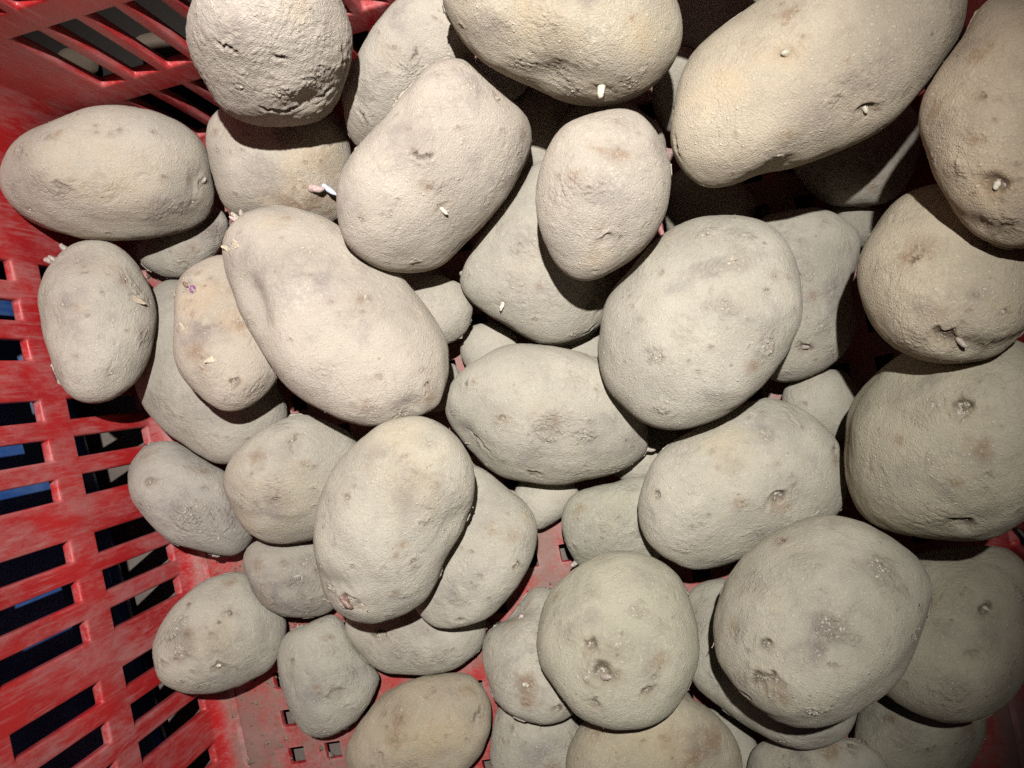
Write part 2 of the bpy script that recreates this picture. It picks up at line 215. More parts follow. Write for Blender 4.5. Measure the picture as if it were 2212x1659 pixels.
# Eyes, buds, scabs, stains, creases: (x, y, kind, radius) or (x, y, 'k', x2, y2)
MARKS = {
'wrinkled': [(560,90,'u',60),(690,200,'v',640,230),(640,150,'h',50),(465,90,'k',510,112),(512,113,'d',6),(560,228,'k',610,240),(610,240,'k',645,233),(735,95,'k',745,170),(640,20,'y',22),(520,190,'s',30),(680,170,'s',32),(610,200,'s',34),(700,90,'s',26),(590,120,'k',620,128),(690,215,'k',720,190)],
'left_oval': [(446,395,'v',405,390),(110,400,'u',60),(330,300,'u',50),(150,430,'h',30),(258,284,'d',9),(103,298,'d',8),(62,455,'b',8),(421,438,'b',9),(442,400,'d',13),(230,390,'y',85),(138,405,'d',12),(355,385,'d',7),(40,325,'s',18),(446,388,'b',6)],
'wrink_under': [(655,440,'o',26),(705,455,'o',22),(640,400,'o',14),(690,335,'Y',26),(690,410,'Y',48),(650,450,'Y',30),(690,365,'y',45),(690,405,'y',40),(467,328,'b',9),(497,328,'d',6),(651,377,'b',7),(658,455,'b',7),(580,430,'y',22),(735,320,'b',6)],
'kidney': [(838,240,'v',905,262),(1000,180,'u',60),(1110,290,'u',45),(820,520,'u',55),(980,400,'h',40),(1018,147,'s',10),(1076,208,'B',15),(993,279,'d',8),(1083,284,'d',7),(956,452,'b',13),(778,473,'b',10),(888,332,'k',915,342),(915,342,'k',938,333),(850,240,'d',7),(898,570,'d',9),(850,280,'g',40),(1090,380,'s',26),(1050,430,'s',22),(1120,330,'s',20),(1010,190,'s',20)],
'pale_top': [(775,238,'k',795,264),(792,267,'d',7),(900,105,'k',893,130),(838,158,'d',5)],
'top_ctr': [(1180,190,'v',1220,130),(1330,150,'u',60),(1080,60,'u',50),(1299,192,'B',17),(1160,20,'y',80),(1390,70,'y',55),(993,62,'d',8),(1060,50,'g',30),(1300,60,'w',25),(1210,170,'s',30),(1350,175,'s',30),(1120,135,'s',24),(1240,200,'s',20),(1335,150,'g',20)],
'small_oval': [(1312,525,'h',40),(1290,380,'u',55),(1180,470,'h',25),(1283,313,'o',10),(1340,335,'o',15),(1312,520,'d',17),(1397,482,'d',5),(1330,390,'w',24),(1290,565,'y',30),(1300,325,'o',6),(1250,520,'w',20)],
'r_top': [(1640,385,'v',1700,330),(1697,113,'B',15),(1697,118,'y',26),(1702,30,'o',11),(1700,50,'o',7),(1703,70,'o',5),(1812,213,'g',12),(1815,216,'d',9),(1876,238,'D',19),(1878,242,'b',11),(1640,350,'g',30),(1460,300,'k',1466,340),(1760,270,'g',35),(1560,180,'y',40),(1690,340,'s',14)],
'r_edge': [(2150,395,'h',40),(2060,300,'u',50),(2115,208,'d',10),(2120,110,'o',20),(2150,400,'D',24),(2150,402,'b',13),(2130,410,'y',22),(2085,470,'f',2150,500),(2140,498,'f',2210,505),(2020,345,'s',12),(2090,260,'g',30)],
'r_round': [(2130,690,'u',45),(1930,690,'u',45),(2030,560,'h',40),(1985,540,'o',20),(2165,675,'D',8),(2200,672,'d',7),(2015,720,'f',2075,738),(2070,738,'f',2130,752),(2125,752,'f',2205,727),(2070,740,'b',10),(2040,728,'D',18),(1960,570,'k',1990,545),(2120,630,'s',12),(1895,690,'o',14)],
'r_behind': [(1690,740,'v',1850,745),(1760,600,'u',60),(1650,490,'s',12),(1690,515,'s',18),(1826,535,'s',17),(1743,757,'D',15),(1745,757,'b',8),(1770,705,'s',16),(1745,595,'s',12),(1700,800,'s',16),(1800,760,'s',18),(1736,648,'g',12)],
'r_ctr_oval': [(1600,600,'h',45),(1450,700,'u',60),(1650,820,'h',40),(1520,860,'u',50),(1525,500,'S',13),(1610,510,'S',12),(1590,562,'S',26),(1565,662,'S',25),(1679,592,'b',11),(1658,628,'D',7),(1660,755,'S',18),(1422,765,'S',17),(1425,590,'d',11),(1430,885,'s',9),(1590,470,'d',6),(1550,580,'s',12),(1680,700,'g',22),(1480,720,'s',20)],
'mid_dark': [(1083,660,'b',10),(1166,618,'o',6),(1153,690,'d',8),(1283,660,'D',17),(1262,722,'k',1288,702),(1240,720,'s',12)],
'mid_wide': [(1030,960,'v',985,915),(1200,850,'u',70),(1155,1020,'h',30),(1340,960,'u',40),(1008,818,'k',1005,838),(980,890,'S',9),(1085,900,'o',12),(1087,905,'d',11),(1005,933,'k',1030,955),(1030,955,'k',1058,982),(1020,955,'b',7),(1270,940,'S',15),(1190,945,'s',14),(1155,1027,'D',13),(1330,1010,'s',26),(1260,1020,'s',22),(1050,1005,'s',14),(1000,935,'g',26)],
'big_left': [(520,590,'v',548,640),(535,610,'v',560,680),(550,660,'v',575,720),(520,520,'u',45),(900,850,'v',850,905),(930,860,'u',30),(720,560,'h',60),(785,648,'s',16),(780,645,'o',14),(795,707,'g',14),(815,818,'d',11),(910,798,'b',8),(926,832,'D',9),(928,860,'o',16),(968,775,'D',8),(505,460,'S',12),(500,535,'S',12),(540,690,'s',14),(555,600,'g',22),(660,550,'s',30),(700,800,'s',26),(640,640,'w',30),(870,895,'s',22),(800,880,'s',24),(880,870,'g',16),(590,480,'y',22)],
'left_brown': [(515,705,'o',12),(470,640,'y',50),(420,760,'o',16),(500,820,'h',25),(460,700,'u',55),(410,640,'h',22),(412,622,'D',12),(410,655,'y',20),(407,650,'o',8),(515,697,'y',16),(515,697,'b',8),(510,826,'D',11),(455,778,'s',16),(395,710,'s',14),(480,660,'y',45),(400,600,'s',14),(400,740,'g',16),(430,590,'o',8)],
'left_tall': [(95,700,'v',140,690),(200,600,'u',40),(200,800,'u',45),(125,552,'S',9),(272,602,'b',8),(132,655,'b',7),(168,563,'b',7),(283,632,'k',323,656),(240,807,'b',9),(215,755,'w',12),(290,620,'s',12),(180,590,'d',6),(150,660,'g',16)],
'yellow_mid': [(600,960,'h',30),(560,1080,'u',50),(690,1040,'u',45),(590,1080,'y',75),(632,950,'b',10),(597,1080,'d',10),(560,1130,'y',40),(640,930,'k',625,985),(500,1090,'d',6)],
'ctr_oval': [(690,1250,'v',760,1265),(760,1320,'u',40),(1000,1130,'v',960,1120),(860,1100,'h',50),(855,945,'y',60),(928,957,'b',8),(745,1075,'d',10),(745,1075,'b',6),(875,985,'d',7),(898,1017,'d',6),(915,1133,'d',8),(895,1213,'d',10),(895,1213,'b',5),(762,1230,'d',9),(755,1298,'D',22),(755,1300,'S',16),(840,1330,'s',7),(900,1060,'y',50),(870,1180,'o',10),(715,1275,'S',12),(830,1300,'g',20)],
'behind_ctr': [(960,1340,'v',1010,1300),(1060,1150,'u',45),(975,1355,'u',25),(1137,1115,'y',16),(1137,1110,'s',14),(1017,1193,'d',7),(1117,1223,'D',10),(990,1260,'g',34),(1130,1170,'s',14),(985,1345,'k',1000,1340)],
'left_small': [(330,1000,'u',45),(390,1050,'v',360,1130),(470,1130,'u',40),(430,1110,'h',30),(322,1042,'d',14),(322,1043,'b',6),(312,985,'o',14),(440,1120,'S',34),(400,1110,'S',20),(470,1150,'s',24),(380,1080,'g',24)],
'dark_small': [(600,1220,'u',35),(650,1270,'h',25),(567,1268,'b',8),(657,1292,'b',8),(645,1255,'S',14),(612,1215,'d',7),(620,1245,'g',26),(660,1210,'s',16)],
'bl_oval': [(385,1360,'h',35),(500,1400,'u',50),(470,1435,'h',22),(405,1308,'D',8),(493,1323,'D',8),(382,1352,'S',20),(340,1393,'k',372,1375),(350,1437,'d',11),(472,1443,'d',13),(472,1443,'b',7),(400,1373,'d',7),(388,1410,'S',14),(450,1390,'y',40),(380,1420,'o',8),(470,1345,'k',478,1340)],
'bl_round': [(700,1420,'u',50),(740,1500,'h',35),(640,1530,'u',35),(627,1432,'d',9),(730,1497,'d',13),(680,1500,'g',20)],
'below_mid': [(820,1375,'D',16),(870,1420,'g',20)],
'b_left': [(1035,1530,'v',1010,1580),(880,1540,'u',50),(900,1640,'h',40),(865,1562,'o',14),(868,1556,'d',7),(1038,1525,'k',1027,1562),(960,1590,'y',30),(900,1610,'y',34),(1040,1550,'g',14),(820,1630,'d',8)],
'spindle': [(1085,1335,'v',1165,1318),(1140,1480,'u',55),(1190,1290,'u',25),(1120,1325,'B',13),(1100,1345,'o',12),(1138,1300,'o',8),(1138,1480,'b',11),(1137,1470,'o',15),(1137,1505,'o',14),(1137,1520,'o',10),(1205,1533,'D',14),(1110,1440,'g',20)],
'round_low': [(1320,1450,'h',40),(1400,1300,'u',50),(1230,1350,'u',40),(1410,1490,'h',30),(1378,1325,'S',16),(1275,1395,'D',17),(1300,1455,'D',22),(1312,1467,'B',11),(1335,1455,'d',9),(1285,1517,'D',13),(1402,1499,'D',13),(1411,1460,'w',5),(1457,1335,'d',7),(1270,1460,'s',14),(1345,1400,'s',20)],
'r_oval': [(1660,1450,'h',50),(1800,1250,'u',70),(1900,1400,'u',60),(1620,1520,'u',35),(1800,1370,'h',40),(1690,1170,'o',12),(1690,1172,'D',9),(1805,1357,'S',26),(1805,1357,'g',40),(1652,1395,'D',17),(1640,1470,'D',20),(1672,1470,'D',14),(1650,1468,'b',8),(1614,1506,'D',13),(1763,1538,'S',16),(1987,1315,'D',6),(1683,1315,'y',7),(1979,1371,'S',14),(1905,1229,'S',26),(1905,1235,'g',36),(1740,1220,'s',26),(1640,1260,'s',26),(1760,1420,'s',20),(1800,1440,'d',10),(1680,1500,'o',20),(1550,1370,'k',1556,1430)],
'r_lower': [(2130,1320,'h',35),(2050,1450,'u',60),(1990,1350,'h',40),(2135,1317,'D',17),(2116,1297,'w',9),(2100,1413,'d',10),(2200,1284,'S',14),(2034,1524,'d',7),(2060,1480,'s',18),(2000,1300,'o',18)],
'r_center': [(1700,930,'v',1760,1000),(1500,1080,'u',70),(1680,1080,'h',40),(1760,1050,'u',40),(1695,870,'k',1718,918),(1700,880,'w',6),(1716,910,'w',6),(1656,940,'S',14),(1565,960,'y',40),(1683,1080,'D',21),(1680,1083,'b',8),(1418,1069,'D',12),(1735,925,'d',7),(1808,960,'k',1803,975),(1690,1100,'o',16),(1640,920,'g',22),(1480,1180,'s',20),(1770,1000,'g',20)],
'r_big': [(2060,880,'h',40),(1930,1000,'u',80),(2090,1130,'h',35),(2078,879,'D',18),(2080,882,'S',14),(2027,871,'s',16),(2121,970,'o',15),(2010,989,'s',10),(2079,1133,'D',16),(2030,1140,'f',2110,1122),(2000,1090,'j',2075,1075),(2090,1040,'j',2190,1020),(1930,1120,'j',2010,1130),(1900,1080,'j',2000,1085),(2000,830,'g',30)],
'mid_low': [(1240,1182,'d',11),(1370,1055,'d',8),(1371,1155,'d',7),(1250,1100,'o',14)],
'dim_right': [(1772,382,'D',11),(1900,330,'s',22)],
'b_big': [(1440,1610,'y',50),(1540,1600,'o',20),(1340,1560,'g',20),(1500,1640,'o',16)],
'b_right': [(1840,1610,'D',10),(1850,1600,'S',12),(1720,1620,'y',30)],
'b_corner': [(2040,1540,'d',8),(1930,1560,'g',30),(2100,1590,'s',14)],
'b_mid': [(1078,1545,'D',8),(1085,1600,'d',7),(1160,1640,'g',24)],
'under_oval': [(1780,1600,'g',20),(1500,1320,'d',7),(1520,1290,'g',14),(1700,1600,'s',18)],
'deep_e': [(1738,872,'d',7)],
'wedge_left': [(450,500,'d',8)],
'long_left': [(430,900,'g',24),(540,950,'d',8)],
}
# sprouts standing clear of the skin: (tuber, x, y, x2, y2, radius, colour)
SPROUTS = [
('wrink_under',668,407,700,402,8,'mauve'),('wrink_under',698,402,724,420,6,'pale'),
('left_brown',412,624,420,620,8,'purple'),('left_brown',404,618,400,612,5,'brown'),('left_brown',418,628,424,630,5,'grey'),('left_brown',400,626,397,632,4,'grey'),('left_brown',414,612,412,606,4,'grey'),
('left_tall',115,562,104,572,8,'grey'),('left_tall',114,558,107,553,5,'grey'),('left_tall',140,540,134,536,6,'grey'),
('big_left',505,462,497,452,6,'bud'),('big_left',515,455,522,447,5,'grey'),('big_left',500,468,490,462,4,'mauve'),
('top_ctr',1303,186,1296,204,9,'cream'),('r_top',1700,111,1690,119,7,'cream'),('r_top',1876,240,1879,250,5,'cream'),
('r_edge',2150,398,2151,411,6,'cream'),('r_round',2068,738,2085,750,6,'grey'),
('kidney',958,456,970,466,5,'cream'),('mid_wide',1400,972,1418,968,5,'grey'),('mid_dark',1083,656,1080,672,5,'cream'),
('spindle',1120,1322,1128,1332,8,'mauve'),('spindle',1136,1478,1130,1482,5,'cream'),
('ctr_oval',735,1290,772,1308,9,'brown'),('round_low',1300,1466,1322,1462,8,'grey'),
('left_oval',446,398,450,385,4,'grey'),('bl_oval',470,1443,476,1436,4,'cream'),('r_behind',1740,758,1752,752,5,'grey'),
('mid_low',1244,1218,1234,1222,6,'grey'),
]
# loose flaps of skin: (tuber, x, y, length, angle)
FLAKES = [('big_left',492,540,16,200),('big_left',512,535,16,250),('left_brown',397,712,14,240),('left_brown',458,776,16,160),('left_brown',378,640,12,230),
('left_tall',290,645,20,40),('ctr_oval',712,1300,14,200),('ctr_oval',778,1310,16,20),('left_tall',243,524,10,280),
('r_oval',1755,1113,16,0),('r_center',1822,1105,12,300),('r_ctr_oval',1580,560,12,30),('mid_wide',1012,960,10,200),('r_oval',1546,1392,9,120)]
LABELS = {
'deep_a':'small lit wedge of a potato deep in the gap beside the longest dusty potato',
'deep_b':'shadowed potato deep below the middle, just above the wide horizontal central potato',
'deep_c':'sliver of potato at floor level, left of the wide horizontal central potato',
'deep_d':'low potato in the dark gap under the wide horizontal central potato',
'deep_e':'small grey potato corner lit in the dark gap left of the big right-hand potato',
'deep_f':'deep shadowed potato in the dark gap under the long upper right potato',
'deep_g':'deep shadowed potato peeping out above the small upright oval potato',
'deep_h':'low potato mostly hidden between two potatoes at the bottom edge, right of centre',
'dim_right':'half shaded potato lying under the long upper right potato',
'long_left':'long smooth grey potato low against the left wall, shaded by two upper potatoes',
'wedge_left':'smooth potato shaded beneath the horizontal oval potato at the left wall',
'bl_oval':'oval potato with dark scratches, lowest one touching the left slatted wall',
'bl_round':'smooth grey egg-shaped potato standing on the red crate floor, bottom left',
'left_small':'pear-shaped potato with a rough brown scar leaning on the left slats',
'dark_small':'small dark pitted potato tucked under the yellowish round potato',
'below_mid':'potato in stepped shadow beneath the two middle potatoes, above the crate floor',
'b_corner':'large dim potato in the bottom right corner beside the red wall',
'b_right':'dim potato cut off by the bottom edge, right of the tan potato',
'b_left':'brown dusty potato with a dark side crease on the floor, bottom centre left',
'b_mid':'greyish potato cut off by the bottom edge under the sprouting spindle-shaped one',
'b_big':'large tan potato cut off by the bottom edge under the round pitted potato',
'spindle':'spindle-shaped potato with white bud and brown streaks, left of the round pitted potato',
'mid_low':'smooth grey potato partly hidden above the round pitted potato',
'under_oval':'potato showing as a crescent under the large pitted lower right potato',
'r_lower':'big shaded potato at the lower right edge with a brown-rimmed hole',
'wrink_under':'yellow-blotched potato with a mauve curling sprout under the wrinkled one',
'mid_dark':'potato crossed by a broad shadow behind the small upright oval one',
'pale_top':'pale potato behind the kidney-shaped one, right of the wrinkled potato',
'left_brown':'brownish potato with a purple bud, left of the longest dusty potato',
'yellow_mid':'round yellowish potato left of the upright central oval potato',
'left_tall':'upright potato with grey sprouts at its tip against the left wall',
'left_oval':'horizontal oval potato in the upper left corner against the red wall',
'r_behind':'flaky-skinned potato behind the scabby centre right oval potato',
'r_big':'very large smooth potato at the right edge, half way down',
'mid_wide':'wide horizontal potato in the middle with a deep crack at its left',
'behind_ctr':'potato behind the right side of the upright central oval potato, with curved shadow',
'r_round':'round potato with a deep curved crease under the right edge potato',
'r_center':'large oval potato right of centre with a row of white flecks',
'big_left':'longest dusty potato left of centre with flaking tip at upper left',
'ctr_oval':'upright oval potato with a curled brown sprout at its lower left',
'round_low':'round pitted potato near the bottom centre with several dark eyes',
'r_oval':'largest round potato at lower right with rough grey patches and deep eyes',
'kidney':'kidney-shaped potato lying across the upper middle with white buds',
'small_oval':'small upright oval potato with pinkish tone, upper centre right',
'r_ctr_oval':'large egg-shaped potato with rough scabs, right of centre',
'wrinkled':'wrinkled blunt potato standing on end at the top left',
'top_ctr':'yellowish potato with a white pointed sprout at the top edge centre',
'r_edge':'reddish tan potato with a deep sprouting eye at the upper right edge',
'r_top':'longest smooth tan potato with two white sprouts, top right',
'gap_mid':'almost black potato deep between the kidney-shaped and small upright oval potatoes',
'gap_low':'unlit potato deep in the gap right of the longest dusty potato',
'gap_tip':'sliver of pale potato under the pointed right end of the wide horizontal central potato',
'gap_hole':'small bit of potato glimpsed in the gap above the wide horizontal central potato',
'out_a':'dim potato outside the crate, right one of two glimpsed through the upper left slats',
'out_b':'dim potato outside the crate, left one of two glimpsed through the upper left slats',
'gap_top':'almost black potato in the deep top gap beside the longest tan potato',
'gap_right':'small corner of potato deep in the gap between the flaky-skinned and the deep-creased round potatoes',
'gap_slot':'half-lit potato in the narrow slot between the yellowish top potato and the longest tan one',
'gap_kidney':'shaded potato in the gap between the kidney-shaped and the yellowish top potatoes',
'buried':'unseen potato, buried in the heap or added above view to cast shade',
}
# overall skin tone multipliers; out_a and out_b have dim light put into the colour
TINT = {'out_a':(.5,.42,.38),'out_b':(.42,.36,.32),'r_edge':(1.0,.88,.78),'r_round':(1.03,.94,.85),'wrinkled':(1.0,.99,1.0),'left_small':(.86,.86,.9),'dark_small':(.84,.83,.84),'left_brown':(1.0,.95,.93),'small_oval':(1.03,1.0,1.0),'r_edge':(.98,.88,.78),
'r_top':(1.07,1.01,.94),'top_ctr':(1.0,.98,.93),'r_round':(.98,.92,.84),'long_left':(.9,.91,.92),'b_left':(.95,.88,.8),'b_big':(.98,.93,.84),'r_lower':(.92,.9,.84),
'b_corner':(.9,.9,.84),'bl_round':(.92,.93,.94),'kidney':(1.03,1.0,1.0),'big_left':(1.03,1.0,1.0),'mid_low':(.96,.98,.95),'r_big':(.95,.93,.86),'round_low':(.95,.95,.9),'r_oval':(.95,.94,.92)}
# ---------------------------------------------------------------- helpers
def tag(o, label=None, cat=None, group=None, kind=None):
    if label: o['label'] = label
    if cat: o['category'] = cat
    if group: o['group'] = group
    if kind: o['kind'] = kind
    return o
def mesh_obj(name, verts, faces, mat, parent=None, smooth=True):
    me = bpy.data.meshes.new(name); me.from_pydata([tuple(map(float, v)) for v in verts], [], faces)
    me.polygons.foreach_set('use_smooth', [smooth]*len(me.polygons)); me.update()
    o = bpy.data.objects.new(name, me); C.objects.link(o)
    if mat: me.materials.append(mat)
    if parent: o.parent = parent
    return o
def fast_mesh(name, co, quads, tris, mat):
    me = bpy.data.meshes.new(name)
    nq, nt = len(quads), len(tris)
    me.vertices.add(len(co)); me.vertices.foreach_set('co', co.astype(np.float32).ravel())
    me.loops.add(nq*4+nt*3); me.polygons.add(nq+nt)
    me.loops.foreach_set('vertex_index', np.concatenate([quads.ravel(), tris.ravel()]).astype(np.int32))
    me.polygons.foreach_set('loop_start', np.concatenate([np.arange(nq)*4, nq*4+np.arange(nt)*3]).astype(np.int32))
    me.polygons.foreach_set('use_smooth', np.ones(nq+nt, bool))
    me.update(calc_edges=True); me.materials.append(mat)
    return me

class NT:
    def __init__(s, name):
        s.m = bpy.data.materials.new(name); s.m.use_nodes = True; s.t = s.m.node_tree; s.n = s.t.nodes; s.n.clear()
        s.out = s.n.new('ShaderNodeOutputMaterial')
    def add(s, typ, ins=None, **kw):
        nd = s.n.new('ShaderNode'+typ)
        for k, v in kw.items(): setattr(nd, k, v)
        for k, v in (ins or {}).items():
            if isinstance(v, bpy.types.NodeSocket): s.t.links.new(v, nd.inputs[k])
            else: nd.inputs[k].default_value = v
        return nd
    def mix(s, f, a, b, mode='MIX'):
        nd = s.n.new('ShaderNodeMix'); nd.data_type = 'RGBA'; nd.blend_type = mode
        for i, v in ((0, f), (6, a), (7, b)):
            if isinstance(v, bpy.types.NodeSocket): s.t.links.new(v, nd.inputs[i])
            else: nd.inputs[i].default_value = v if i == 0 else (tuple(v)+(1,))[:4]
        return nd.outputs[2]
    def math(s, op, a, b=0.0, clamp=False):
        nd = s.n.new('ShaderNodeMath'); nd.operation = op; nd.use_clamp = clamp
        for i, v in ((0, a), (1, b)):
            if isinstance(v, bpy.types.NodeSocket): s.t.links.new(v, nd.inputs[i])
            else: nd.inputs[i].default_value = v
        return nd.outputs[0]
    def ramp(s, f, lo, hi):
        nd = s.add('MapRange', {'Value': f, 'From Min': lo, 'From Max': hi}, interpolation_type='SMOOTHSTEP'); return nd.outputs[0]
    def noise(s, vec, scale, detail=3.0, rough=0.55, dist=0.0):
        return s.add('TexNoise', {'Vector': vec, 'Scale': scale, 'Detail': detail, 'Roughness': rough, 'Distortion': dist}).outputs[0]
    def attr(s, name): return s.add('Attribute', attribute_name=name).outputs['Fac']
    def surf(s, bsdf): s.t.links.new(bsdf.outputs[0], s.out.inputs['Surface']); return s.m

# ---------------------------------------------------------------- materials
def potato_material():
    t = NT('dusty_potato_skin')
    tc = t.add('TexCoord'); oi = t.add('ObjectInfo')
    off = t.add('VectorMath', {0: (37.1, 17.3, 53.9), 'Scale': oi.outputs['Random']}, operation='SCALE').outputs[0]
    p = t.add('VectorMath', {0: tc.outputs['Object'], 1: off}, operation='ADD').outputs[0]
    big = t.noise(p, 28, 3, .5); mid = t.noise(p, 110, 4, .6); fine = t.noise(p, 620, 3, .65); grit = t.noise(p, 1650, 2, .75)
    col = t.mix(t.ramp(big, .36, .66), (.352, .321, .270), (.434, .394, .332))
    col = t.mix(t.math('MULTIPLY', t.ramp(mid, .52, .72), .5), col, (.305, .272, .24))
    big2 = t.noise(t.add('VectorMath', {0: p, 1: (3.1, 7.7, 1.3)}, operation='ADD').outputs[0], 42, 4, .6)
    col = t.mix(t.math('MULTIPLY', t.ramp(big2, .55, .75), .38), col, (.36, .295, .222))
    yn = t.math('MULTIPLY', t.attr('clean'), t.ramp(t.math('ADD', mid, t.math('MULTIPLY', fine, .35)), .48, .78), True)
    col = t.mix(t.math('MULTIPLY', t.attr('clean'), .3), col, (.44, .385, .29))
    col = t.mix(t.math('MULTIPLY', yn, .24), col, (.48, .335, .165))
    col = t.mix(t.math('MULTIPLY', t.attr('grey'), t.ramp(mid, .3, .62)), col, (.235, .205, .19))
    col = t.mix(t.math('MULTIPLY', t.attr('white'), t.math('MULTIPLY', t.ramp(fine, .45, .66), .45)), col, (.6, .56, .51))
    st = t.math('MULTIPLY', t.attr('brown'), t.ramp(t.math('ADD', mid, t.math('MULTIPLY', fine, .7)), .66, .92), True)
    col = t.mix(t.math('MULTIPLY', t.attr('brown'), .2), col, (.3, .2, .115))
    col = t.mix(t.math('MULTIPLY', st, .55), col, (.19, .105, .055))
    dk = t.math('MULTIPLY', t.attr('dark'), t.ramp(t.math('ADD', fine, t.math('MULTIPLY', t.attr('dark'), .45)), .42, .78), True)
    col = t.mix(t.math('MULTIPLY', dk, .92), col, (.06, .042, .032))
    # dust grains and pits
    col = t.mix(t.math('MULTIPLY', t.ramp(grit, .56, .76), .4), col, (.17, .135, .105))
    col = t.mix(t.math('MULTIPLY', t.ramp(grit, .45, .27), .5), col, (.60, .555, .48))
    spk = t.add('TexVoronoi', {'Vector': p, 'Scale': 150.0, 'Randomness': 1.0}).outputs['Distance']
    col = t.mix(t.math('MULTIPLY', t.math('MULTIPLY', t.ramp(spk, .13, .07), t.ramp(mid, .5, .6)), .55), col, (.15, .11, .08))
    # relief: crinkled skin, clinging soil
    warp = t.add('TexNoise', {'Vector': p, 'Scale': 90.0, 'Detail': 2.0}).outputs['Color']
    pw = t.add('VectorMath', {0: p, 1: t.add('VectorMath', {0: warp, 'Scale': .012}, operation='SCALE').outputs[0]}, operation='ADD').outputs[0]
    skin = t.add('TexVoronoi', {'Vector': pw, 'Scale': 260.0}, feature='DISTANCE_TO_EDGE').outputs['Distance']
    flk = t.math('MULTIPLY', t.ramp(skin, .0, .14), t.ramp(big2, .38, .6))
    rg = t.attr('rough')
    patch = t.ramp(t.noise(t.add('VectorMath', {0: p, 1: (5.3, 2.1, 9.7)}, operation='ADD').outputs[0], 55, 4, .62, .8), .38, .66)
    scuff = t.ramp(t.noise(pw, 170, 5, .68, 1.2), .5, .62)
    col = t.mix(t.math('MULTIPLY', t.math('MULTIPLY', scuff, patch), .30), col, (.50, .455, .385))
    col = t.mix(t.math('MULTIPLY', t.math('MULTIPLY', t.ramp(skin, .07, .0), patch), .28), col, (.2, .165, .13))
    spp = t.add('TexVoronoi', {'Vector': p, 'Scale': 420.0, 'Randomness': 1.0})
    pale = t.math('MULTIPLY', t.ramp(spp.outputs['Distance'], .24, .12), t.ramp(t.add('SeparateXYZ', {0: spp.outputs['Color']}).outputs['X'], .62, .7))
    col = t.mix(t.math('MULTIPLY', pale, .36), col, (.62, .58, .51))
    col = t.mix(t.math('MULTIPLY', rg, .3), col, (.22, .18, .15))
    h = t.math('ADD', t.math('MULTIPLY', fine, t.math('ADD', t.math('MULTIPLY', patch, .42), .1)), t.math('MULTIPLY', grit, 1.0))
    h = t.math('ADD', h, t.math('MULTIPLY', flk, .09)); h = t.math('ADD', h, t.math('MULTIPLY', scuff, t.math('MULTIPLY', patch, .16)))
    h = t.math('ADD', h, t.math('MULTIPLY', t.noise(p, 260, 4, .6), .14))
    h = t.math('ADD', h, t.math('MULTIPLY', pale, .4))
    h = t.math('ADD', h, t.math('MULTIPLY', rg, t.math('MULTIPLY', t.noise(pw, 420, 4, .7), 1.6)))
    h = t.math('ADD', h, t.math('MULTIPLY', rg, t.math('MULTIPLY', t.ramp(skin, 0, .2), .35)))
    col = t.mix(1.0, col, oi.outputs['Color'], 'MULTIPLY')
    bp = t.add('Bump', {'Height': h, 'Strength': .9, 'Distance': .00068})
    return t.surf(t.add('BsdfDiffuse', {'Color': col, 'Roughness': .25, 'Normal': bp.outputs[0]}))

def sprout_material(name, a, b, ro=.6):
    t = NT(name); tc = t.add('TexCoord')
    n = t.noise(tc.outputs['Object'], 900, 3, .6)
    bp = t.add('Bump', {'Height': n, 'Strength': .6, 'Distance': .0004})
    return t.surf(t.add('BsdfPrincipled', {'Base Color': t.mix(t.ramp(n, .4, .65), a, b), 'Roughness': ro, 'Specular IOR Level': 0.0 if ro == 1.0 else .35, 'Normal': bp.outputs[0]}))

